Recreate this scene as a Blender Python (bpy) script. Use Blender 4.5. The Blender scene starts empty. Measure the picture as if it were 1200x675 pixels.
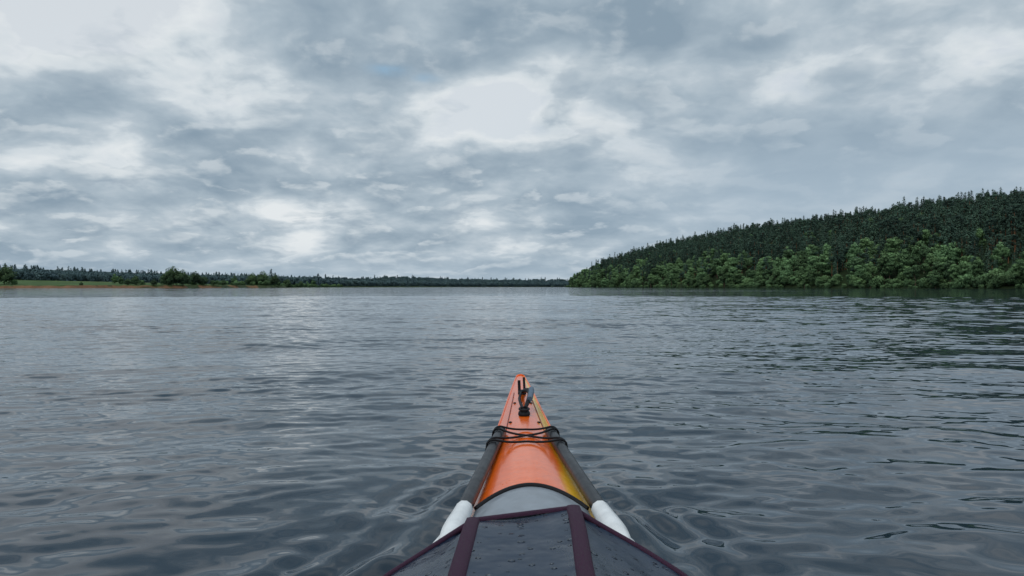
import bpy, bmesh, math, random
import numpy as np
from mathutils import Vector, Matrix
random.seed(4); rng=np.random.default_rng(7)
scn=bpy.context.scene
scn.view_settings.view_transform='Standard'; scn.view_settings.look='None'; scn.view_settings.exposure=0
COL=scn.collection
H=0.76
# ------------------------------------------------------------ node helpers
class NT:
    def __init__(s,tree): s.t=tree; s.n=tree.nodes; s.l=tree.links
    def put(s,node,i,v):
        if v is None: return
        inp=node.inputs[i]
        if isinstance(v,bpy.types.NodeSocket): s.l.new(v,inp)
        else: inp.default_value=v
    def math(s,op,a,b=None,c=None,clamp=False):
        n=s.n.new('ShaderNodeMath'); n.operation=op; n.use_clamp=clamp
        s.put(n,0,a); s.put(n,1,b); s.put(n,2,c); return n.outputs[0]
    def vm(s,op,a,b=None,scale=None):
        n=s.n.new('ShaderNodeVectorMath'); n.operation=op
        s.put(n,0,a); s.put(n,1,b)
        if scale is not None: s.put(n,'Scale',scale)
        return n.outputs['Value'] if op in('DOT_PRODUCT','LENGTH') else n.outputs['Vector']
    def sep(s,v):
        n=s.n.new('ShaderNodeSeparateXYZ'); s.put(n,0,v); return n.outputs
    def comb(s,x,y,z=0.0):
        n=s.n.new('ShaderNodeCombineXYZ'); s.put(n,0,x); s.put(n,1,y); s.put(n,2,z); return n.outputs[0]
    def noise(s,v,scale,detail=4,rough=.5,dist=0.0,color=False,lac=2.0,dim='3D'):
        n=s.n.new('ShaderNodeTexNoise'); n.noise_dimensions=dim
        s.put(n,'Vector',v); s.put(n,'Scale',scale); s.put(n,'Detail',detail)
        s.put(n,'Roughness',rough); s.put(n,'Distortion',dist); s.put(n,'Lacunarity',lac)
        return n.outputs['Color'] if color else n.outputs['Fac']
    def ramp(s,f,stops,interp='LINEAR'):
        n=s.n.new('ShaderNodeValToRGB'); s.put(n,0,f); cr=n.color_ramp; cr.interpolation=interp
        while len(cr.elements)<len(stops): cr.elements.new(.5)
        for e,(p,c) in zip(cr.elements,stops):
            e.position=p; e.color=(c,c,c,1) if not hasattr(c,'__len__') else (*c,1)
        return n.outputs[0]
    def mix(s,f,a,b,mode='MIX'):
        n=s.n.new('ShaderNodeMix'); n.data_type='RGBA'; n.blend_type=mode
        s.put(n,0,f)
        for i,v in((6,a),(7,b)):
            if isinstance(v,tuple) and len(v)==3: v=(*v,1)
            s.put(n,i,v)
        return n.outputs[2]
    def maprange(s,v,a,b,c,d,smooth=False):
        n=s.n.new('ShaderNodeMapRange'); 
        if smooth: n.interpolation_type='SMOOTHSTEP'
        s.put(n,0,v); s.put(n,1,a); s.put(n,2,b); s.put(n,3,c); s.put(n,4,d); return n.outputs[0]
    def attr(s,name,out='Fac'):
        n=s.n.new('ShaderNodeAttribute'); n.attribute_name=name; return n.outputs[out]
def newmat(name):
    m=bpy.data.materials.new(name); m.use_nodes=True
    t=NT(m.node_tree); b=m.node_tree.nodes['Principled BSDF']; return m,t,b
def simple(name,col,rough=.5,spec=.5,coat=0,nscale=40,nvar=.15,bump=0.0,bscale=200):
    m,t,b=newmat(name)
    tc=t.n.new('ShaderNodeTexCoord').outputs['Object']
    n=t.noise(tc,nscale,3,.6)
    f=t.maprange(n,.3,.7,1-nvar,1+nvar)
    c=t.vm('SCALE',tuple(col),None,f)
    t.l.new(c,b.inputs['Base Color'])
    r=t.maprange(n,.3,.7,rough*.8,min(1,rough*1.2)); t.l.new(r,b.inputs['Roughness'])
    b.inputs['Specular IOR Level'].default_value=spec
    b.inputs['Coat Weight'].default_value=coat; b.inputs['Coat Roughness'].default_value=.06
    if bump:
        bn=t.n.new('ShaderNodeBump'); bn.inputs['Strength'].default_value=1; bn.inputs['Distance'].default_value=bump
        t.l.new(t.noise(tc,bscale,3),bn.inputs['Height']); t.l.new(bn.outputs[0],b.inputs['Normal'])
    return m
def npmesh(name,verts,quads,smooth=True,mat=None,link=True):
    me=bpy.data.meshes.new(name)
    verts=np.asarray(verts,np.float32); quads=np.asarray(quads,np.int32)
    me.vertices.add(len(verts)); me.vertices.foreach_set('co',verts.ravel())
    nq=len(quads); k=quads.shape[1]
    me.loops.add(nq*k); me.loops.foreach_set('vertex_index',quads.ravel())
    me.polygons.add(nq); me.polygons.foreach_set('loop_start',np.arange(0,nq*k,k,dtype=np.int32))
    try: me.polygons.foreach_set('loop_total',np.full(nq,k,dtype=np.int32))
    except Exception: pass
    me.update(calc_edges=True); me.validate()
    me.polygons.foreach_set('use_smooth',np.full(len(me.polygons),smooth))
    if mat: me.materials.append(mat)
    ob=bpy.data.objects.new(name,me)
    if link: COL.objects.link(ob)
    return ob
def sstep(a,b,x):
    t=np.clip((x-a)/(b-a),0,1); return t*t*(3-2*t)

# ------------------------------------------------------------ world / sky
SUN_EL=math.radians(52); SUN_ROT=math.radians(215)
w=bpy.data.worlds.new("World"); scn.world=w; w.use_nodes=True
t=NT(w.node_tree); bg=w.node_tree.nodes['Background']
sky=t.n.new('ShaderNodeTexSky'); sky.sky_type='NISHITA'; sky.sun_disc=False
sky.sun_elevation=SUN_EL; sky.sun_rotation=SUN_ROT; sky.dust_density=1.0
d=t.n.new('ShaderNodeTexCoord').outputs['Generated']
dx,dy,dz=t.sep(d)[:3]
zc=t.math('ADD',t.math('MAXIMUM',dz,0.0),0.27)
px=t.math('DIVIDE',dx,zc); py=t.math('DIVIDE',dy,zc)
p=t.comb(px,py,0.0)
wr=t.vm('SUBTRACT',t.noise(p,3.0,3,.55,color=True,dim='2D'),(.5,.5,.5))
p2=t.vm('ADD',p,t.vm('SCALE',wr,None,.10))
off=(2.6,5.7,0)
A=t.noise(t.vm('ADD',p2,off),1.9,8,.52,dim='2D')
Bn=t.noise(t.vm('ADD',p2,(3.7,9.1,0)),5.0,6,.52,dim='2D')
B2=t.noise(t.vm('ADD',p2,(3.7+.02,9.1-.06,0)),5.0,4,.52,dim='2D')
rel=t.math('SUBTRACT',Bn,B2)
def lobe(az,el,kx,kz):
    x0=math.sin(math.radians(az))*math.cos(math.radians(el)); z0=math.sin(math.radians(el))
    a=t.math('POWER',t.math('DIVIDE',t.math('SUBTRACT',dx,x0),kx),2.0)
    b=t.math('POWER',t.math('DIVIDE',t.math('SUBTRACT',dz,z0),kz),2.0)
    g=t.math('EXPONENT',t.math('MULTIPLY',t.math('ADD',a,b),-1.0))
    return t.math('MULTIPLY',g,t.math('GREATER_THAN',dy,0.0))
def pl(x,y):
    az=math.degrees(math.atan((x-600)/867)); el=math.degrees(math.atan((337-y)/867*math.cos(math.radians(az)))); return az,el
Lb=None
for (x,y,kx,kz,amp) in [(560,145,.11,.04,-.12),(560,265,.07,.022,-.08),(960,40,.24,.05,-.05),(1090,110,.10,.025,-.05),
        (240,185,.15,.035,-.05),(60,60,.12,.04,-.02),(430,60,.13,.09,.07),(100,235,.22,.02,.04),(330,285,.15,.012,-.03),(720,60,.12,.05,.02),(60,150,.12,.04,-.04)]:
    g=t.math('MULTIPLY',lobe(*pl(x,y),kx,kz),amp); Lb=g if Lb is None else t.math('ADD',Lb,g)
flat=t.math('MAXIMUM',lobe(*pl(960,225),.26,.10),lobe(*pl(1150,200),.2,.07))
TA=t.math('ADD',t.math('ADD',A,Lb),t.math('MULTIPLY',t.math('SUBTRACT',Bn,.5),.42))
c=t.ramp(t.math('MULTIPLY_ADD',rel,-.30,TA),[(.30,(.77,.81,.83)),(.385,(.62,.685,.73)),(.43,(.495,.57,.63)),(.50,(.40,.485,.555)),(.57,(.33,.415,.49)),(.68,(.25,.335,.415))])
TB=t.math('ADD',Bn,t.math('MULTIPLY',Lb,.3))
cB=t.maprange(TB,.495,.60,0,1,True)
colB=t.ramp(t.math('MULTIPLY_ADD',rel,2.2,.5),[(.2,(.30,.38,.46)),(.5,(.405,.485,.55)),(.85,(.63,.69,.73))])
lowband=t.maprange(dz,.04,.28,.75,.4)
c=t.mix(t.math('MULTIPLY',cB,lowband),c,colB)
c=t.mix(t.math('MULTIPLY',flat,.84),c,t.mix(t.maprange(dz,.05,.25,0,1),(.385,.49,.585),(.335,.43,.52)))
hz=t.maprange(dz,0.0,.065,.62,0.0,True)
c=t.mix(hz,c,(.40,.50,.59))
# small opening showing blue sky
gap=t.math('MULTIPLY',t.math('MAXIMUM',lobe(*pl(456,82),.022,.007),lobe(*pl(500,92),.015,.005)),t.maprange(Bn,.42,.55,1.0,.3))
c=t.mix(t.math('MULTIPLY',gap,.75),c,(.26,.43,.60))
zen=t.maprange(dz,.36,.9,1.0,1.5,True)
c=t.vm('SCALE',c,None,t.math('MULTIPLY',zen,10.0))
cov=t.math('MAXIMUM',t.maprange(TA,.27,.35,.8,1.0),t.maprange(dz,.12,.22,1.0,0.0))
fin=t.mix(cov,sky.outputs[0],c)
t.l.new(fin,bg.inputs[0]); bg.inputs[1].default_value=.1
sl=bpy.data.lights.new('sun','SUN'); sl.energy=1.0; sl.angle=math.radians(18); sl.color=(1,.96,.9)
so=bpy.data.objects.new('sun',sl); COL.objects.link(so)
sd=Vector((math.sin(SUN_ROT)*math.cos(SUN_EL),math.cos(SUN_ROT)*math.cos(SUN_EL),math.sin(SUN_EL)))
so.rotation_euler=sd.to_track_quat('Z','Y').to_euler(); so.location=(0,0,50)

# ------------------------------------------------------------ camera
cd=bpy.data.cameras.new('camera'); cam=bpy.data.objects.new('camera',cd); COL.objects.link(cam)
cd.sensor_width=36; cd.lens=26; cd.clip_start=.05; cd.clip_end=30000
cam.location=(0,0,H); cam.rotation_euler=(math.radians(90-.1),0,0); scn.camera=cam

# ------------------------------------------------------------ kayak shape functions
XC=.04
_Y=[-1.75,-1.4,-.9,-.3,.3,.8,1.1,1.45,1.8,2.18,2.6,3.0,3.3,3.5]
_W=[.012,.09,.18,.24,.265,.25,.22,.166,.132,.098,.073,.051,.033,.018]
_G=[.30,.27,.24,.22,.22,.235,.25,.268,.282,.297,.308,.318,.328,.335]
_R=[.31,.30,.29,.28,.28,.31,.325,.335,.338,.338,.336,.335,.338,.342]
yy=np.linspace(-1.75,3.5,220)
def sm(v):
    a=np.interp(yy,_Y,v); k=np.ones(11)/11
    b=np.pad(a,5,mode='reflect',reflect_type='odd'); return np.convolve(b,k,'valid')
SW,SG,SR=sm(_W),sm(_G),sm(_R)
def kw(y): return np.interp(y,yy,SW)
def kg(y): return np.interp(y,yy,SG)
def kr(y): return np.interp(y,yy,SR)
def deckz(x,y):
    s=min(1,abs((x-XC)/kw(y))); return kg(y)+(kr(y)-kg(y))*(1-s**1.9)

# ------------------------------------------------------------ water
nth=600
a1=np.linspace(-.76,.76,nth); back_=np.linspace(.76,2*math.pi-.76,130)[1:-1]
th=np.concatenate([a1,back_])
rs=[.25]
while rs[-1]<8: rs.append(rs[-1]+(.017 if rs[-1]>.8 else .05))
while rs[-1]<60: rs.append(rs[-1]*1.0023)
while rs[-1]<12000: rs.append(rs[-1]*1.06)
rs=np.array(rs); nr=len(rs); nt=len(th)
R,TH=np.meshgrid(rs,th,indexing='ij')
X=(R*np.sin(TH)).astype(np.float64); Y=(R*np.cos(TH))
dr=np.gradient(rs)
Z=np.zeros_like(X)
def lf(x,y,s,seed):
    r=np.random.default_rng(seed); o=0
    for i in range(7):
        k=s*r.uniform(.5,1.6); a=r.uniform(0,2*math.pi); o=o+np.sin(k*(x*math.cos(a)*.6+y*math.sin(a))+r.uniform(0,6.28))
    return o/3.2
patch=np.clip(1+.42*lf(X,Y,1.1,3)+.32*lf(X,Y,.35,5),.3,1.9)
# wind shadow of the wooded hill: water to starboard is calmer
shel=sstep(.10,.62,X/(np.abs(Y)+2.5))
fade_near=np.clip(1-R/90,0,1)
Xw=X+.10*lf(X,Y,3.0,50)*fade_near; Yw=Y+.05*lf(X,Y,3.4,51)*fade_near
lost=np.zeros(nr)
comps=[]
for lam0,lam1,n,slope in [(1.6,4.5,14,.019),(.5,1.5,26,.030),(.2,.5,44,.050),(.085,.2,50,.056)]:
    for i in range(n):
        lam=math.exp(rng.uniform(math.log(lam0),math.log(lam1))); k=2*math.pi/lam
        a=math.radians(90+rng.normal(8,32 if lam>.2 else 36))
        comps.append((lam,k,a,slope*math.sqrt(2/n)/k,rng.uniform(0,6.28)))
for lam,k,a,A_,ph in comps:
    f=np.clip((lam/dr-2.5)/3,0,1)[:,None]
    m=f[:,0]>0
    if lam<.5: pm=patch[m]*(1-.50*shel[m])
    elif lam<1.6: pm=patch[m]*(1+.10*shel[m])
    else: pm=1
    Z[m]+=(f[m]*A_*pm*np.sin(k*(Xw[m]*math.cos(a)+Yw[m]*math.sin(a))+ph+.6*np.sin(.7*X[m]+.4*Y[m]+ph)))
    lost+=(1-f[:,0])*(A_*k)**2/2
# bow wake
q=np.abs(X-XC); s=np.clip(3.35-Y,0,10); hw=np.interp(Y,yy,SW,left=0,right=0)
wob=1+.35*np.sin(Y*5.1+X*2)+.3*np.sin(Y*9.7-X*5)
for c,wid,amp in [(.04,.045,.030),(.15,.05,-.017),(.26,.05,.019),(.36,.05,-.012),(.46,.05,.010)]:
    Z+=wob*amp*np.minimum(s*.8,1)*np.exp(-((q-hw-c*.6-.20*s*(1+.2*c)+.02*np.sin(Y*7+X*3))/(wid*(1+.25*s)))**2)*np.exp(-s*.10)
V=np.stack([X,Y,Z],-1).reshape(-1,3)
I=np.arange(nr*nt).reshape(nr,nt); In=np.roll(I,-1,axis=1)
Q=np.stack([I[:-1],In[:-1],In[1:],I[1:]],-1).reshape(-1,4)[:,::-1]
m,t,b=newmat('river_water')
geo=t.n.new('ShaderNodeNewGeometry'); P=geo.outputs['Position']
rough=t.attr('lost')
Pa=t.vm('MULTIPLY',P,(.5,1,1))
n1=t.vm('SUBTRACT',t.noise(Pa,10.0,2,.6,color=True,dim='2D'),(.5,.5,.5))
n2=t.vm('SUBTRACT',t.noise(Pa,1.3,2,.6,color=True,dim='2D'),(.5,.5,.5))
gust=t.maprange(t.noise(t.vm('MULTIPLY',P,(.22,1,1)),.05,4,.6,dim='2D'),.35,.65,.35,1.4)
gust=t.math('MULTIPLY',gust,t.math('MULTIPLY_ADD',t.attr('shelter'),-.5,1.0))
a1_=t.vm('MULTIPLY',n1,t.comb(t.math('MULTIPLY_ADD',rough,1.1,.06),t.math('MULTIPLY_ADD',rough,1.8,.14),0.0))
a2_=t.vm('MULTIPLY',n2,t.comb(t.math('MULTIPLY',rough,1.0),t.math('MULTIPLY',rough,2.0),0.0))
pert=t.vm('SCALE',t.vm('ADD',a1_,a2_),None,gust)
nn=t.vm('NORMALIZE',t.vm('ADD',geo.outputs['Normal'],pert))
t.l.new(nn,b.inputs['Normal'])
b.inputs['Base Color'].default_value=(.015,.030,.046,1); b.inputs['Roughness'].default_value=.04; b.inputs['IOR'].default_value=1.333
water=npmesh('water',V,Q,True,m)
at=water.data.attributes.new('lost','FLOAT','POINT')
at.data.foreach_set('value',np.repeat(np.sqrt(lost),nt).astype(np.float32))
at=water.data.attributes.new('shelter','FLOAT','POINT'); at.data.foreach_set('value',shel.ravel().astype(np.float32))

# ------------------------------------------------------------ terrain
W=[(420,-300,'b'),(330,0,'r'),(262,100,'r'),(218,190,'r'),(186,265,'r'),(158,370,'r'),(126,510,'r'),(95,690,'r'),(70,890,'r'),(74,960,'r'),(150,1120,'r'),(420,1280,'r'),
   (1100,1400,'f'),(1300,1750,'f'),(500,1830,'f'),(150,1780,'f'),(20,1700,'f'),(-120,1480,'m'),(-196,1150,'m'),(-205,850,'m'),(-188,620,'l'),(-212,480,'l'),(-292,418,'l'),(-345,300,'l'),(-430,100,'l'),(-460,-300,'b')]
WX=np.array([(a,b_) for a,b_,_ in W],float); WL=[c for _,_,c in W]
def shore(x,y):
    x=np.asarray(x,float); y=np.asarray(y,float)
    best=np.full(x.shape,1e9); lab=np.zeros(x.shape,int); ins=np.zeros(x.shape,bool)
    for i in range(len(WX)):
        ax,ay=WX[i]; bx,by=WX[(i+1)%len(WX)]
        ex,ey=bx-ax,by-ay; u=np.clip(((x-ax)*ex+(y-ay)*ey)/(ex*ex+ey*ey),0,1)
        dd=np.hypot(x-ax-u*ex,y-ay-u*ey); k=dd<best; best=np.where(k,dd,best); lab=np.where(k,'brfml'.index(WL[i]),lab)
        c=((ay>y)!=(by>y)); 
        with np.errstate(divide='ignore',invalid='ignore'): xi=ax+(y-ay)*ex/(ey if ey!=0 else 1e-9)
        ins^=(c&(x<xi))
    j=3.0*np.sin(x*.11+y*.07)+2.2*np.sin(y*.19-x*.05)+1.2*np.sin(x*.5+y*.33)
    D=np.where(ins,-best,best)+j*np.clip(best/2,0,1)*(np.abs(best)<60)
    return D,lab
def height(x,y):
    D,lab=shore(x,y); Dp=np.maximum(D,0)
    und=lf(x,y,.02,11)
    hr=.5*sstep(0,5,Dp)+58*(1-np.exp(-np.maximum(Dp-3,0)/128))*(1+.06*und)
    hl=(2.0+.5*lf(x,y,.03,9))*sstep(0,3,Dp)+.018*np.minimum(Dp,350)+14*sstep(330,900,Dp)
    hm=.6*sstep(0,4,Dp)+.01*np.minimum(Dp,300)+15*sstep(100,600,Dp)
    hf=.6*sstep(0,4,Dp)+13*sstep(15,300,Dp)*(1+.3*und)
    hb=1.5*sstep(0,5,Dp)+.02*np.minimum(Dp,600)
    h=np.choose(lab,[hb,hr,hf,hm,hl])
    return np.where(D<0,np.maximum(D*.12,-3)-.25,h-.1),D,lab
th2=np.concatenate([np.linspace(-.85,.85,700),np.linspace(.85,2*math.pi-.85,160)[1:-1]])
rs2=[60.]
while rs2[-1]<2600: rs2.append(rs2[-1]*(1.0085 if not 380<rs2[-1]<620 else 1.004))
while rs2[-1]<14000: rs2.append(rs2[-1]*1.1)
rs2=np.array([0.01]+rs2); R2,T2=np.meshgrid(rs2,th2,indexing='ij'); X2=R2*np.sin(T2); Y2=R2*np.cos(T2)
Z2,D2,L2=height(X2,Y2)
I=np.arange(R2.size).reshape(R2.shape); In=np.roll(I,-1,axis=1)
Q=np.stack([I[:-1],In[:-1],In[1:],I[1:]],-1).reshape(-1,4)[:,::-1]
m,t,b=newmat('grassland')
P=t.n.new('ShaderNodeNewGeometry').outputs['Position']
base=t.attr('land','Color')
n=t.noise(P,.08,5,.65); n2=t.noise(P,1.2,4,.6)
f=t.math('MULTIPLY',t.maprange(n,.3,.7,.55,1.35),t.maprange(n2,.3,.7,.8,1.2))
t.l.new(t.vm('SCALE',base,None,f),b.inputs['Base Color']); b.inputs['Roughness'].default_value=.95; b.inputs['Specular IOR Level'].default_value=.1
ter=npmesh('terrain',np.stack([X2,Y2,Z2],-1).reshape(-1,3),Q,True,m)
cl=np.zeros(X2.shape+(4,),np.float32); cl[...,3]=1
cl[...,:3]=(.060,.105,.036)
cl[(L2==1)]=(.018,.03,.012,1)
cl[(L2==2)]=(.04,.065,.04,1)
cl[(L2==3)]=(.05,.078,.035,1)
cl[(L2==4)&(D2<4)]=(.045,.06,.03,1)
bank=(L2==4)&(D2<3.4)&(X2<-215+20*np.sin(Y2*.2)); cl[bank]=(.18,.10,.055,1)
yb=(L2==4)&(D2>=90)&(D2<170); cl[yb]=(.10,.14,.05,1)
yb=(L2==4)&(D2>=240)&(D2<340); cl[yb]=(.045,.08,.034,1)
ca=ter.data.color_attributes.new('land','FLOAT_COLOR','POINT'); ca.data.foreach_set('color',cl.ravel())

# ------------------------------------------------------------ vegetation prototypes
def leafmat(name,c1,c2,haze=0.0,hc=(.10,.17,.22)):
    m,t,b=newmat(name)
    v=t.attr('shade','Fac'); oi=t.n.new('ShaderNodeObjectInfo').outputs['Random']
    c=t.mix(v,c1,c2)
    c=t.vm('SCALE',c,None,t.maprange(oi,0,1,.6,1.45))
    h2=t.math('FRACT',t.math('MULTIPLY',oi,17.3))
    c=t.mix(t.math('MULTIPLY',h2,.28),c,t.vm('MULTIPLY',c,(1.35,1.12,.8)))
    if haze: c=t.mix(haze,c,hc)  # aerial haze blended into the leaf base colour
    t.l.new(c,b.inputs['Base Color']); b.inputs['Roughness'].default_value=.8; b.inputs['Specular IOR Level'].default_value=.15
    return m
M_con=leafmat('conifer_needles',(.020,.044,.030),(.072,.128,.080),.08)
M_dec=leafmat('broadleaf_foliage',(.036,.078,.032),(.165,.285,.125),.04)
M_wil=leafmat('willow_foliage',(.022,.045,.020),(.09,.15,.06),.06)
M_far=leafmat('distant_foliage_hazed',(.03,.055,.03),(.08,.12,.06),.55,(.11,.18,.235))  # bluish distance haze painted into the far trees' colour
M_bark=simple('bark',(.10,.075,.055),.9,.1)
M_pbark=simple('pine_bark',(.22,.11,.06),.9,.1)
class Leafy:
    def __init__(s): s.v=[];s.q=[];s.sh=[];s.mi=[]
    def leaf(s,c,size,nrm,shade,aspect=1.0):
        c=np.array(c); n=np.array(nrm)+rng.normal(0,.45,3); n/=np.linalg.norm(n)+1e-9
        u=np.cross(n,rng.normal(0,1,3)); u/=np.linalg.norm(u)+1e-9; w_=np.cross(n,u)
        i=len(s.v); a=size*aspect
        for du,dw in((-1,-.15),(0,-.8),(1,.1),(.1,.9)):
            s.v.append(c+u*du*a*rng.uniform(.7,1.2)+w_*dw*size*rng.uniform(.6,1.2)); s.sh.append(shade)
        s.q.append((i,i+1,i+2,i+3)); s.mi.append(0)
    def limb(s,p0,p1,r0,r1,k=6):
        p0=np.array(p0,float);p1=np.array(p1,float);ax=p1-p0;ax/=np.linalg.norm(ax)
        u=np.cross(ax,(0.3,1,.2));u/=np.linalg.norm(u);w_=np.cross(ax,u);i=len(s.v)
        for pp,r in((p0,r0),(p1,r1)):
            for j in range(k):
                a=2*math.pi*j/k; s.v.append(pp+(u*math.cos(a)+w_*math.sin(a))*r); s.sh.append(.3)
        for j in range(k):
            s.q.append((i+j,i+(j+1)%k,i+k+(j+1)%k,i+k+j)); s.mi.append(1)
    def build(s,name,mats,link=False):
        ob=npmesh(name,s.v,s.q,False,None,link); 
        for m in mats: ob.data.materials.append(m)
        ob.data.polygons.foreach_set('material_index',np.array(s.mi,np.int32))
        a=ob.data.attributes.new('shade','FLOAT','POINT'); a.data.foreach_set('value',np.array(s.sh,np.float32)); return ob
def spruce(name,h,rad,mats,dens=1.0,base=.08,pw=.85,lf_=.36):
    L=Leafy(); L.limb((0,0,0),(0,0,h*.97),h*.014,.03)
    nl=int(h*1.5)
    for i in range(nl):
        tt=base+(1-base)*(i/nl); z=h*tt; rr=rad*(1-(tt-base)/(1-base))**pw*rng.uniform(.75,1.15)+.15
        nb=max(4,int(8*dens*(.5+rr/rad)))
        a0=rng.uniform(0,6.28)
        for j in range(nb):
            if rng.random()<.1: continue
            a=a0+2*math.pi*j/nb+rng.normal(0,.2); l=rr*rng.uniform(.6,1.2); zz=z+rng.normal(0,.2)
            ns=max(2,int(l/.45))
            for k in range(ns):
                f=(k+.6)/ns; r=l*f
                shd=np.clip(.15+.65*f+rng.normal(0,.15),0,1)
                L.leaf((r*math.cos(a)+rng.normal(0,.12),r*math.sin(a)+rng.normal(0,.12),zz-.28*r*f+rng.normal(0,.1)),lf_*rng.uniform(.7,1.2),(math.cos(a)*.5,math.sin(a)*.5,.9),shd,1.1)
    for k in range(6): L.leaf((rng.normal(0,.05),rng.normal(0,.05),h*(.95+.01*k)),.2,(0,0.5,.5),.8)
    return L.build(name,mats)
def broad(name,h,rad,mats,lobes=26,per=85,low=.22,size=.34,link=False,zs=.5):
    L=Leafy(); L.limb((0,0,0),(0,0,h*.45),h*.022,h*.014)
    cz=h*(low+(1-low)*.5); hz=h*(1-low)*.5
    for i in range(lobes):
        while True:
            v=rng.uniform(-1,1,3)
            if .15<np.linalg.norm(v)<1: break
        wf=1-.35*max(0,v[2])
        c=np.array((v[0]*rad*.78*wf,v[1]*rad*.78*wf,cz+v[2]*hz*.8)); r=rad*rng.uniform(.24,.46)
        if i<9: L.limb((0,0,h*rng.uniform(.2,.42)),c,h*.009,h*.003,5)
        tone=rng.uniform(-.18,.18)
        for k in range(per):
            n=rng.normal(0,1,3); n/=np.linalg.norm(n); 
            rr=r*rng.uniform(.6,1.15)
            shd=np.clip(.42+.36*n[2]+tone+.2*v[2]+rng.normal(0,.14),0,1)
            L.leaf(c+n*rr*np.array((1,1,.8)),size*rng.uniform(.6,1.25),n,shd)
    return L.build(name,mats,link)
def pine(name,h,mats):
    L=Leafy(); lean=rng.normal(0,.3,2)
    L.limb((0,0,0),(lean[0],lean[1],h*.9),h*.013,.06)
    for i in range(18):
        tt=rng.uniform(.35,1.0)**.8; z=h*tt; a=rng.uniform(0,6.28); l=(3.0*(1.1-tt)**.6)*rng.uniform(.4,1)
        c=np.array((lean[0]*tt+l*math.cos(a),lean[1]*tt+l*math.sin(a),z*.98)); L.limb((lean[0]*tt,lean[1]*tt,z-.6),c,.09,.04,5)
        for k in range(65):
            n=rng.normal(0,1,3);n/=np.linalg.norm(n)
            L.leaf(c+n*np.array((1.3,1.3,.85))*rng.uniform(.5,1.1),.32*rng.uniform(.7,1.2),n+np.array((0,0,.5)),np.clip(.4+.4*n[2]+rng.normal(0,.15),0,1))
    return L.build(name,mats)
protos=[spruce('spruce_a',21,3.3,[M_con,M_bark],1,.05,.7),spruce('spruce_b',18,2.6,[M_con,M_bark],1.0,.05,.65),
 spruce('spruce_c',22,3.5,[M_con,M_bark],.9,.12,.5),pine('pine_a',20,[M_con,M_pbark]),pine('pine_b',18,[M_con,M_pbark]),
 broad('birch_a',15,4.0,[M_dec,M_bark],34,70,.15,.38),broad('birch_b',12,4.4,[M_dec,M_bark],34,70,.06,.38),broad('birch_c',17,3.6,[M_dec,M_bark],34,70,.2,.38),
 broad('shrub_a',5,3.2,[M_dec,M_bark],20,80,.0,.26),
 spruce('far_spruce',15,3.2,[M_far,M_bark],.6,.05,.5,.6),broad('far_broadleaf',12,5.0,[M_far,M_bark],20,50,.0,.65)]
pc=bpy.data.collections.new('tree_prototypes')
for o in protos: pc.objects.link(o)
def scatter(name,pts):
    pts=np.array(pts,float)
    me=bpy.data.meshes.new(name); me.vertices.add(len(pts)); me.vertices.foreach_set('co',pts[:,:3].astype(np.float32).ravel())
    for nm,c,ty in(('rotz',3,'FLOAT'),('sc',4,'FLOAT'),('idx',5,'INT')):
        a=me.attributes.new(nm,ty,'POINT'); a.data.foreach_set('value',pts[:,c].astype(np.int32 if ty=='INT' else np.float32))
    ob=bpy.data.objects.new(name,me); COL.objects.link(ob)
    g=bpy.data.node_groups.new(name+'_gn','GeometryNodeTree')
    g.interface.new_socket('Geometry',in_out='INPUT',socket_type='NodeSocketGeometry'); g.interface.new_socket('Geometry',in_out='OUTPUT',socket_type='NodeSocketGeometry')
    N=g.nodes; Lk=g.links; gi=N.new('NodeGroupInput'); go=N.new('NodeGroupOutput'); j=N.new('GeometryNodeJoinGeometry')
    def na(nm,ty):
        n=N.new('GeometryNodeInputNamedAttribute'); n.data_type=ty; n.inputs['Name'].default_value=nm; return n.outputs['Attribute']
    rz=na('rotz','FLOAT'); scv=na('sc','FLOAT'); idx=na('idx','INT')
    cx=N.new('ShaderNodeCombineXYZ'); Lk.new(rz,cx.inputs[2]); er=N.new('FunctionNodeEulerToRotation'); Lk.new(cx.outputs[0],er.inputs[0])
    for k in sorted(set(pts[:,5].astype(int))):
        cmp=N.new('FunctionNodeCompare'); cmp.data_type='INT'; cmp.operation='EQUAL'
        ai=[s for s in cmp.inputs if s.enabled]; Lk.new(idx,ai[0]); ai[1].default_value=int(k)
        oi=N.new('GeometryNodeObjectInfo'); oi.inputs['Object'].default_value=protos[k]; oi.inputs['As Instance'].default_value=True
        ip=N.new('GeometryNodeInstanceOnPoints'); Lk.new(gi.outputs[0],ip.inputs['Points']); Lk.new(cmp.outputs[0],ip.inputs['Selection'])
        Lk.new(oi.outputs['Geometry'],ip.inputs['Instance']); Lk.new(er.outputs[0],ip.inputs['Rotation']); Lk.new(scv,ip.inputs['Scale'])
        Lk.new(ip.outputs[0],j.inputs[0])
    Lk.new(j.outputs[0],go.inputs[0])
    md=ob.modifiers.new('instances','NODES'); md.node_group=g
    return ob
def cand(x0,x1,y0,y1,sp):
    xs=np.arange(x0,x1,sp); ys=np.arange(y0,y1,sp); a,b_=np.meshgrid(xs,ys); a=a.ravel()+rng.uniform(-.48,.48,a.size)*sp; b_=b_.ravel()+rng.uniform(-.48,.48,b_.size)*sp
    z,D,l=height(a,b_); return a,b_,z,D,l
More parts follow.
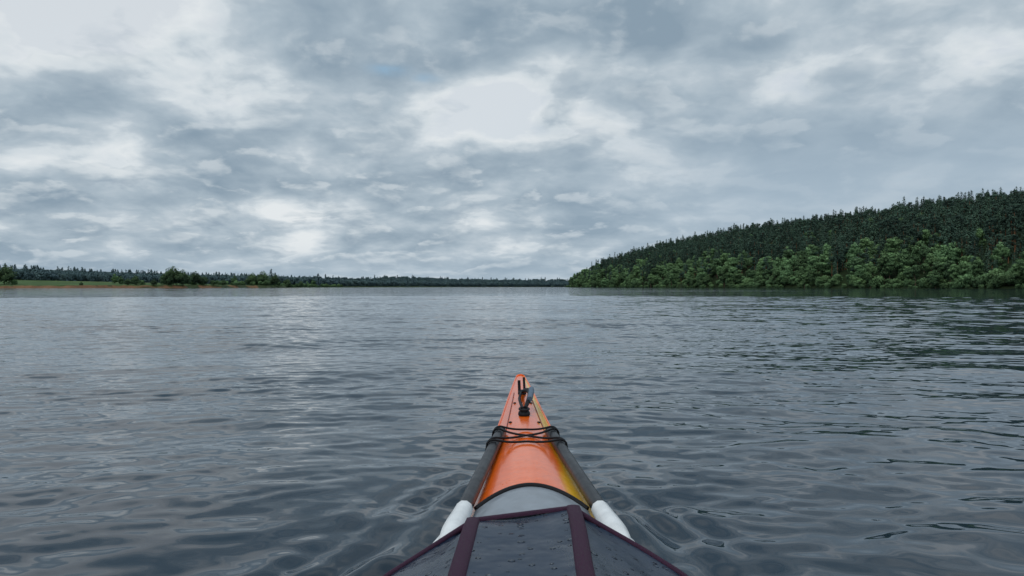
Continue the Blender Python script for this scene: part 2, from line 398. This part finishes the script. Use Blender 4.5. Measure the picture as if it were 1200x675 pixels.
# right hillside forest
a,b_,z,D,l=cand(60,620,60,1250,6.2)
clump=lf(a,b_,.05,21); tall=lf(a,b_,.09,33)
k=(l==1)&(D>6)&(D<300)&(np.abs(a/b_)<1.2)&~((D>190)&(b_<500)&(a/b_>.95)); pts=[]
for x,y,zz,dd,cm,tl in zip(a[k],b_[k],z[k],D[k],clump[k],tall[k]):
    pd=max(0,1-dd/48)
    r=rng.random()
    if r<pd*(.75+.25*cm)+.05+.12*cm: i=rng.choice([5,6,7]); s=rng.uniform(.6,1.05)
    else: i=rng.choice([0,1,2,3,4],p=[.12,.11,.17,.32,.28]); s=rng.uniform(.68,1.08)*(.8 if dd<30 else 1)+.08*tl
    pts.append((x,y,zz-.2,rng.uniform(0,6.28),s,i))
a,b_,z,D,l=cand(60,400,60,1250,3.4)
g_=lf(a,b_,.12,41)
k=(l==1)&(D>.2)&(D<10)
for x,y,zz,dd,gg in zip(a[k],b_[k],z[k],D[k],g_[k]):
    if rng.random()<.8+.2*gg: pts.append((x,y,zz-.4,rng.uniform(0,6.28),max(.3,rng.uniform(.4,1.2)+.25*gg) if dd>3 else rng.uniform(.35,.7),8))
    if rng.random()<.2+.15*gg: pts.append((x,y,zz-.2,rng.uniform(0,6.28),rng.uniform(.45,.85),rng.choice([5,6,7])))
print('hill trees',len(pts)); scatter('hillside_forest',pts)
pts=[]
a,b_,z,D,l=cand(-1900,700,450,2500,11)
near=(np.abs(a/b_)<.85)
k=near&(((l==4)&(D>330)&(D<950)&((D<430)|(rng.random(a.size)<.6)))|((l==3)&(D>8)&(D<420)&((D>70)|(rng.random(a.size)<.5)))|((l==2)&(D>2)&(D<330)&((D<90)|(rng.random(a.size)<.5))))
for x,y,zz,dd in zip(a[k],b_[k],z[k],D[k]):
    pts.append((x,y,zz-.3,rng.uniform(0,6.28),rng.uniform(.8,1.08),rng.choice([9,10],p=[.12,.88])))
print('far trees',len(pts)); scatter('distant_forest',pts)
pts=[]
a,b_,z,D,l=cand(-420,-150,280,900,4)
k=(l>=3)&(D>2)&(D<26)
pr=sstep(430,620,b_)*.5+.03
for x,y,zz,u in zip(a[k],b_[k],z[k],pr[k]):
    if rng.random()<u: pts.append((x,y,zz-.2,rng.uniform(0,6.28),rng.uniform(.25,.8),8))
    if rng.random()<u*.08: pts.append((x,y,zz-.2,rng.uniform(0,6.28),rng.uniform(.4,.7),6))
print('shrubs',len(pts)); scatter('riverbank_shrubs',pts)
wm=broad('willow_tree',8,4.6,[M_wil,M_bark],34,80,.0,.3,True); first=True
for pxl,dist,s in [(203,468,1.5),(195,462,1.05),(214,470,1.25),(229,478,1.15),(238,480,.8),(158,452,.75),(149,455,.55),(5,440,1.45),(-12,436,1.2),(296,585,1.2),(308,590,1.4),(321,600,1.15),(336,640,.9),(352,660,.7),(180,462,.5),(262,520,.5),(95,445,.3)]:
    x=(pxl-600)/867*dist
    hh,DD,_=height(np.array([x]),np.array([float(dist)])); y=float(dist)
    while DD[0]<4: y+=4; x=(pxl-600)/867*y; hh,DD,_=height(np.array([x]),np.array([y]))
    o=wm if first else wm.copy()
    if not first: COL.objects.link(o); o.name='willow_tree'
    first=False
    o.location=(x,y,float(hh[0])-.3); o.rotation_euler=(0,0,rng.uniform(0,6)); o.scale=(s*1.0,s*1.0,s)

# ------------------------------------------------------------ kayak
kayak=bpy.data.objects.new('kayak',None); COL.objects.link(kayak)
def child(o,name=None):
    o.parent=kayak
    if name:o.name=name
    return o
m,t,b=newmat('orange_gelcoat')
s_=t.attr('s')
tc=t.n.new('ShaderNodeTexCoord').outputs['Object']
nz=t.noise(t.vm('MULTIPLY',tc,(1,.35,1)),14,4,.6)
e=t.math('ADD',s_,t.math('MULTIPLY',t.math('SUBTRACT',nz,.5),.5))
yel=t.maprange(e,.45,.68,0,1,True)
col=t.mix(yel,(.86,.135,.006),(.90,.50,.03))
dk=t.maprange(t.noise(tc,60,4,.7),.3,.75,1.06,.84)
t.l.new(t.vm('SCALE',col,None,dk),b.inputs['Base Color'])
b.inputs['Roughness'].default_value=.2; b.inputs['Specular IOR Level'].default_value=.4; b.inputs['Coat Weight'].default_value=.2; b.inputs['Coat Roughness'].default_value=.04
bn=t.n.new('ShaderNodeBump'); bn.inputs['Distance'].default_value=.004; bn.inputs['Strength'].default_value=.5
vr=t.n.new('ShaderNodeTexVoronoi'); vr.inputs['Scale'].default_value=90; t.l.new(tc,vr.inputs['Vector'])
drop=t.maprange(vr.outputs['Distance'],.12,.3,1,0,True)
msk=t.maprange(t.noise(tc,35,2),.55,.62,0,1)
t.l.new(t.math('ADD',t.math('MULTIPLY',t.math('MULTIPLY',drop,msk),.35),t.math('MULTIPLY',t.noise(tc,9,2),1.2)),bn.inputs['Height']); t.l.new(bn.outputs[0],b.inputs['Normal'])
M_or=m
M_hull=simple('hull_orange',(.80,.125,.008),.3,.4,.2)
M_blk=simple('black_cord',(.010,.010,.012),.65,.2,0,200,.3)
M_shaft=simple('black_shaft',(.012,.013,.016),.38,.33,.0)
M_white=simple('white_plastic',(.72,.73,.73),.4,.4,.0,30,.1)
M_trim=simple('seam_trim',(.22,.03,.01),.5)
M_greyh=simple('grey_fabric',(.23,.255,.285),.4,.4,.0,25,.18,.005,14)
M_mar=simple('maroon_webbing',(.038,.011,.030),.7,.25,0,300,.35,.0012,900)
M_blue=simple('blue_grey_webbing',(.08,.12,.17),.6)
m,t,b=newmat('slate_wet_fabric')
tc=t.n.new('ShaderNodeTexCoord').outputs['Object']
n=t.noise(tc,7,5,.6); 
c=t.mix(t.maprange(n,.35,.65,0,1),(.008,.017,.036),(.017,.032,.058))
vr=t.n.new('ShaderNodeTexVoronoi'); vr.inputs['Scale'].default_value=70; t.l.new(tc,vr.inputs['Vector'])
sz=t.sep(vr.outputs['Color'])[0]
drop=t.math('MULTIPLY',t.maprange(t.math('DIVIDE',vr.outputs['Distance'],t.maprange(sz,.5,1,.08,.50)),.5,1.0,1,0,True),t.math('GREATER_THAN',sz,.55))
t.l.new(c,b.inputs['Base Color'])
rr=t.mix(drop,t.mix(t.maprange(n,.4,.6,0,1),(.17,.17,.17),(.42,.42,.42)),(.04,.04,.04)); t.l.new(rr,b.inputs['Roughness'])
b.inputs['Specular IOR Level'].default_value=.33
bn=t.n.new('ShaderNodeBump'); bn.inputs['Distance'].default_value=.005; bn.inputs['Strength'].default_value=1
hh=t.math('ADD',t.math('MULTIPLY',drop,1.3),t.math('ADD',t.math('MULTIPLY',t.noise(tc,9,3),3.2),t.math('MULTIPLY',t.noise(tc,900,1),.05)))
t.l.new(hh,bn.inputs['Height']); t.l.new(bn.outputs[0],b.inputs['Normal']); M_fab=m

ys=np.linspace(-1.74,3.5,200)
ss=np.linspace(-1,1,25); V=[];SA=[]
for y in ys:
    for s in ss: V.append((XC+s*kw(y),y,kg(y)+(kr(y)-kg(y))*(1-abs(s)**1.9))); SA.append(s)
I=np.arange(len(ys)*25).reshape(-1,25); Q=np.stack([I[:-1,:-1],I[:-1,1:],I[1:,1:],I[1:,:-1]],-1).reshape(-1,4)
deck=child(npmesh('deck',V,Q,True,M_or))
a=deck.data.attributes.new('s','FLOAT','POINT'); a.data.foreach_set('value',np.array(SA,np.float32))
V=[];prof=[(1,1),(.985,.86),(.93,.55),(.82,.25),(.6,.08),(.3,.01),(0,0)]
full=[(-a_,b2) for a_,b2 in prof]+[(a_,b2) for a_,b2 in prof[::-1][1:]]
for y in ys:
    ke=-.10+.40*sstep(3.25,3.52,y)**1.3+.38*sstep(-1.5,-1.78,y)
    ke=min(ke,kg(y)-.02)
    for a_,b2 in full: V.append((XC+a_*kw(y),y,ke+(kg(y)-ke)*b2))
n=len(full); I=np.arange(len(ys)*n).reshape(-1,n); Q=np.stack([I[:-1,:-1],I[1:,:-1],I[1:,1:],I[:-1,1:]],-1).reshape(-1,4)
child(npmesh('hull',V,Q,True,M_hull))
for nm,y in(('bow_end',3.5),('stern_end',-1.74)):
    bm=bmesh.new(); ring=[bm.verts.new((XC+s*kw(y),y,kg(y)+(kr(y)-kg(y))*(1-abs(s)**1.9))) for s in ss]
    ring+= [bm.verts.new((XC+a_*kw(y),y,kg(y)-.02+.02*b2)) for a_,b2 in full[::-1][1:-1]]
    bm.faces.new(ring); me=bpy.data.meshes.new(nm); bm.to_mesh(me); me.materials.append(M_hull); o=bpy.data.objects.new(nm,me); COL.objects.link(o); child(o)
def tube(name,pts,r,mat,cyc=False,radii=None,smooth=True,parent=True):
    cu=bpy.data.curves.new(name,'CURVE'); cu.dimensions='3D'; cu.bevel_depth=r; cu.bevel_resolution=3; cu.use_fill_caps=True
    sp=cu.splines.new('NURBS' if smooth else 'POLY'); sp.points.add(len(pts)-1)
    for i,pnt in enumerate(pts): sp.points[i].co=(*pnt,1); sp.points[i].radius=radii[i] if radii else 1
    if smooth: sp.use_endpoint_u=True; sp.order_u=3
    sp.use_cyclic_u=cyc; cu.materials.append(mat); cu.resolution_u=8
    o=bpy.data.objects.new(name,cu); COL.objects.link(o)
    if parent: child(o)
    return o
for sg in(-1,1):
    tube('gunwale_seam',[(XC+sg*kw(y)*1.0,y,kg(y)+.001) for y in np.linspace(1.2,3.49,40)],.0035,M_hull)
    tube('deck_seam',[(XC+sg*kw(y)*.62,y,deckz(XC+sg*kw(y)*.62,y)+.001) for y in np.linspace(2.12,3.0,20)],.0018,M_trim)
tube('bow_cap_edge',[(XC+s*kw(3.49),3.495,deckz(XC+s*kw(3.49),3.49)+.002) for s in np.linspace(-1,1,9)],.004,M_hull)
def uvdome(name,c,rx,ry,rz,mat):
    bm=bmesh.new(); bmesh.ops.create_uvsphere(bm,u_segments=24,v_segments=14,radius=1)
    for v in bm.verts:
        zz=v.co.z; v.co=Vector((c[0]+v.co.x*rx,c[1]+v.co.y*ry,c[2]+(max(zz,-.25))*rz))
    for f in bm.faces:f.smooth=True
    me=bpy.data.meshes.new(name);bm.to_mesh(me);me.materials.append(mat);o=bpy.data.objects.new(name,me);COL.objects.link(o);return child(o)
z0=lambda x,y: float(deckz(x,y))
uvdome('toggle_base',(XC,2.44,z0(XC,2.44)+.004),.020,.035,.016,M_blk)
tube('toggle_ring',[(XC+.016*math.cos(a),2.44+.03*math.sin(a),z0(XC,2.44)+.02) for a in np.linspace(0,2*math.pi,14)[:-1]],.0035,M_blk,True)
tube('carry_strap',[(XC+.004,2.46,z0(XC,2.46)+.02),(XC+.022,2.56,z0(XC,2.56)+.04),(XC+.026,2.68,z0(XC,2.68)+.045),(XC+.012,2.8,z0(XC,2.8)+.035),(XC,2.9,z0(XC,2.9)+.012)],.009,M_blk,radii=[.7,1,1.1,1,.7])
tube('carry_grip',[(XC+.020,2.52,z0(XC,2.56)+.040),(XC+.029,2.6,z0(XC,2.6)+.050),(XC+.030,2.68,z0(XC,2.68)+.053)],.010,M_blue)
tube('strap_loop',[(XC-.004,2.46,z0(XC,2.46)+.018),(XC-.014,2.6,z0(XC,2.6)+.02),(XC-.012,2.75,z0(XC,2.75)+.02),(XC,2.9,z0(XC,2.9)+.014)],.005,M_blk)
uvdome('bow_padeye',(XC,2.93,z0(XC,2.93)+.003),.017,.03,.014,M_blk)
tube('bow_cleat_a',[(XC-.010,2.95,z0(XC,2.95)),(XC-.012,2.96,z0(XC,2.95)+.05)],.006,M_blk)
tube('bow_cleat_b',[(XC+.010,2.93,z0(XC,2.95)),(XC+.007,2.94,z0(XC,2.95)+.065)],.005,M_blk)
for x_,y_2 in((-.045,2.35),(.045,2.35),(-.03,2.72),(.03,2.72),(-.075,2.2),(.075,2.2)):
    uvdome('deck_bolt',(XC+x_,y_2,z0(XC+x_,y_2)+.001),.006,.006,.004,M_blk)
def shaft_pt(sg,y):
    f=(2.17-y)/.70; zf=z0(XC+sg*.074,2.17)+.017
    return np.array((XC+sg*(.074+.061*f),y,zf+(.318-zf)*f))
def paddle(sg):
    e=bpy.data.objects.new('kayak_paddle',None); COL.objects.link(e)
    f=shaft_pt(sg,2.17);n_=shaft_pt(sg,1.455); dv=(n_-f)/np.linalg.norm(n_-f)
    o=tube('shaft',[f,f*.5+n_*.5,n_],.0158,M_shaft,smooth=False,parent=False); o.parent=e
    o=tube('ferrule',[f-dv*.03,f+dv*.02],.0135,M_blk,smooth=False,parent=False); o.parent=e
    o=tube('blade_neck',[n_-dv*.015,n_+dv*.03,n_+dv*.08,n_+dv*.15,n_+dv*.2],.0178,M_white,radii=[1.0,1.05,1.2,1.25,.8],parent=False); o.parent=e
    side=np.array((-dv[1],dv[0],0)); side/=np.linalg.norm(side); up=np.array((0,0,1.))
    V=[];us=np.linspace(0,1,18);vs=np.linspace(-1,1,9)
    for lay in(0,1):
        for u in us:
            wd=.018+.075*math.sin(min(1,u*1.15)*math.pi*.55)**1.2*(1 if u<.85 else math.sqrt(max(0,1-((u-.85)/.16)**2)))
            for v in vs:
                V.append(n_+dv*(.07+.40*u)+side*v*wd*.8+up*(-.045*u-.010*(1-v*v)*u+(.012*(1-v*v)*(1-u)+.004 if lay==0 else -.004)-abs(v)*wd*.15))
    nv=len(vs); I=np.arange(len(us)*nv).reshape(-1,nv); q1=np.stack([I[:-1,:-1],I[:-1,1:],I[1:,1:],I[1:,:-1]],-1).reshape(-1,4); q2=q1[:,::-1]+len(us)*nv
    o=npmesh('blade',V,np.concatenate([q1,q2]),True,M_white); o.parent=e
    return e
paddle(-1); paddle(1)
def over(x,y):
    z=z0(x,y)+.005; hx=abs(x-XC)
    c=shaft_pt(1,y); dd=abs(hx-(c[0]-XC))
    if y<2.2 and dd<.020: z=max(z,c[2]+math.sqrt(max(0,.0200**2-dd*dd)))
    return z
def cord(ya,yb,name='bungee_cord'):
    pts=[]
    for f in np.linspace(-1,1,41):
        y=ya+(yb-ya)*(f+1)/2; x=XC+f*(kw(y)*.98); pts.append((x,y,over(x,y)))
    P_=np.array(pts)
    for it in range(60):
        z=P_[:,2].copy(); zm=(z[:-2]+z[2:])/2; P_[1:-1,2]=np.maximum(P_[1:-1,2],zm*.9999)
    tube(name,[tuple(q_) for q_ in P_],.0030,M_blk,smooth=False)
cord(2.00,2.15);cord(2.15,2.00);cord(1.99,1.995);cord(2.165,2.16)
for sg in(-1,1):
    for y in(1.99,2.165): uvdome('bungee_hook',(XC+sg*kw(y)*.99,y,z0(XC+sg*kw(y)*.99,y)+.002),.009,.012,.010,M_blk)
V=[];yg=np.linspace(1.04,1.555,24);sg_=np.linspace(-1,1,25)
for y in yg:
    hw_=.114+.10*(1.555-y)
    for s in sg_:
        front=max(0,(y-1.455)/.10)
        x=XC+s*hw_; base=float(deckz(x,y)); arch=.337+.004*math.sin((1.6-y)*9)-.052*abs(s)**2.2
        V.append((x,y-.05*s*s,max(base+.004,arch+.008*(1-front**2))))
I=np.arange(len(yg)*25).reshape(-1,25); Q=np.stack([I[:-1,:-1],I[:-1,1:],I[1:,1:],I[1:,:-1]],-1).reshape(-1,4)
child(npmesh('hatch_cover',V,Q,True,M_greyh))
fr=[V[(len(yg)-1)*25+i] for i in range(25)]
tube('hatch_rim',[(x,y+.004,z+.001) for x,y,z in fr],.006,M_blk)
# spray deck (panelled cover)
rows=[ # y, outerL x,z ; seamL x,z ; seamR x,z ; outerR x,z
 (1.215,-.092,.357,-.064,.376,.102,.393,.130,.376),
 (1.16,-.142,.340,-.065,.384,.101,.398,.200,.350),
 (1.08,-.190,.332,-.066,.390,.099,.400,.255,.335),
 (.95,-.215,.318,-.070,.392,.094,.397,.285,.316),
 (.75,-.245,.295,-.076,.385,.090,.388,.32,.292),
 (.45,-.265,.265,-.085,.345,.10,.345,.345,.262),
 (-.25,-.245,.255,-.085,.32,.15,.32,.325,.255)]
rows=np.array(rows); yv=np.concatenate([np.linspace(1.215,.95,14),np.linspace(.93,-.25,26)])
def ri(y,c): return np.interp(-y,-rows[:,0],rows[:,c])
spray=bpy.data.objects.new('spray_deck',None); COL.objects.link(spray)
def panel(name,ca,cb,mat,nx=14,sag=.006):
    V=[]
    for y in yv:
        x0_,za,x1_,zb=ri(y,ca),ri(y,ca+1),ri(y,cb),ri(y,cb+1)
        for f in np.linspace(0,1,nx):
            V.append((x0_+(x1_-x0_)*f,y+ (0.012*f if name=='centre_panel' else 0),za+(zb-za)*f-sag*math.sin(math.pi*f)*(1+.4*math.sin(y*11+f*3))))
    I=np.arange(len(yv)*nx).reshape(-1,nx); Q=np.stack([I[:-1,:-1],I[:-1,1:],I[1:,1:],I[1:,:-1]],-1).reshape(-1,4)[:,::-1]
    o=npmesh(name,V,Q,True,mat); o.parent=spray
panel('side_panel_port',1,3,M_fab,14,.005); panel('centre_panel',3,5,M_fab,16,.004); panel('side_panel_starboard',5,7,M_fab,14,.005)
def strip(name,pts,wid,mat,lift=.004):
    P_=np.array(pts,float); V=[]
    for i in range(len(P_)):
        tg=P_[min(i+1,len(P_)-1)]-P_[max(i-1,0)]; tg/=np.linalg.norm(tg)
        sd_=np.cross(tg,(0,0,1)); sd_/=np.linalg.norm(sd_)
        for f,dz_ in((-1,-.004),(-.85,.0),(-.3,.0012),(.3,.0012),(.85,0),(1,-.004)):
            V.append(P_[i]+sd_*wid*.5*f+np.array((0,0,lift+dz_)))
    I=np.arange(len(P_)*6).reshape(-1,6); Q=np.stack([I[:-1,:-1],I[:-1,1:],I[1:,1:],I[1:,:-1]],-1).reshape(-1,4)
    o=npmesh(name,V,Q,True,mat); o.parent=spray
strip('seam_port',[(ri(y,3),y+.003,ri(y,4)) for y in yv],.024,M_mar,.0035)
strip('seam_starboard',[(ri(y,5),y+.014,ri(y,6)) for y in yv],.024,M_mar,.0035)
def edge(a,b_,n=12): a=np.array(a);b_=np.array(b_); return [a+(b_-a)*f for f in np.linspace(0,1,n)]
strip('front_hem',edge((ri(1.215,3),1.214,ri(1.215,4)),(ri(1.215,5),1.226,ri(1.215,6))),.012,M_mar,.003)
def piping(name,pts,r): 
    o=tube(name,pts,r,M_mar,parent=False); o.parent=spray
piping('hem_port',[(ri(1.215,3),1.217,ri(1.215,4)-.002)]+[(ri(y,1),y,ri(y,2)) for y in yv],.005)
piping('hem_starboard',[(ri(1.215,5),1.229,ri(1.215,6)-.002)]+[(ri(y,7),y,ri(y,8)) for y in yv],.005)
SL=[(ri(y,1),y,ri(y,2)) for y in yv[::-1]]+[(ri(1.215,3),1.215,ri(1.215,4)),(ri(1.215,5),1.227,ri(1.215,6))]+[(ri(y,7),y,ri(y,8)) for y in yv]
V=[]
for x,y,z in SL:
    zb=z0(min(max(x,XC-kw(y)*.98),XC+kw(y)*.98),min(y,1.2))+.002
    for f in np.linspace(0,1,6): V.append((x+(XC-x)*.03*f,y-.02*f if y>1.1 else y,z-.003+(min(zb,z-.01)-z)*f))
I=np.arange(len(SL)*6).reshape(-1,6); Q=np.stack([I[:-1,:-1],I[:-1,1:],I[1:,1:],I[1:,:-1]],-1).reshape(-1,4)
o=npmesh('skirt',V,Q,True,M_fab); o.parent=spray
bpy.context.view_layer.update()
print('objs',len(bpy.data.objects))
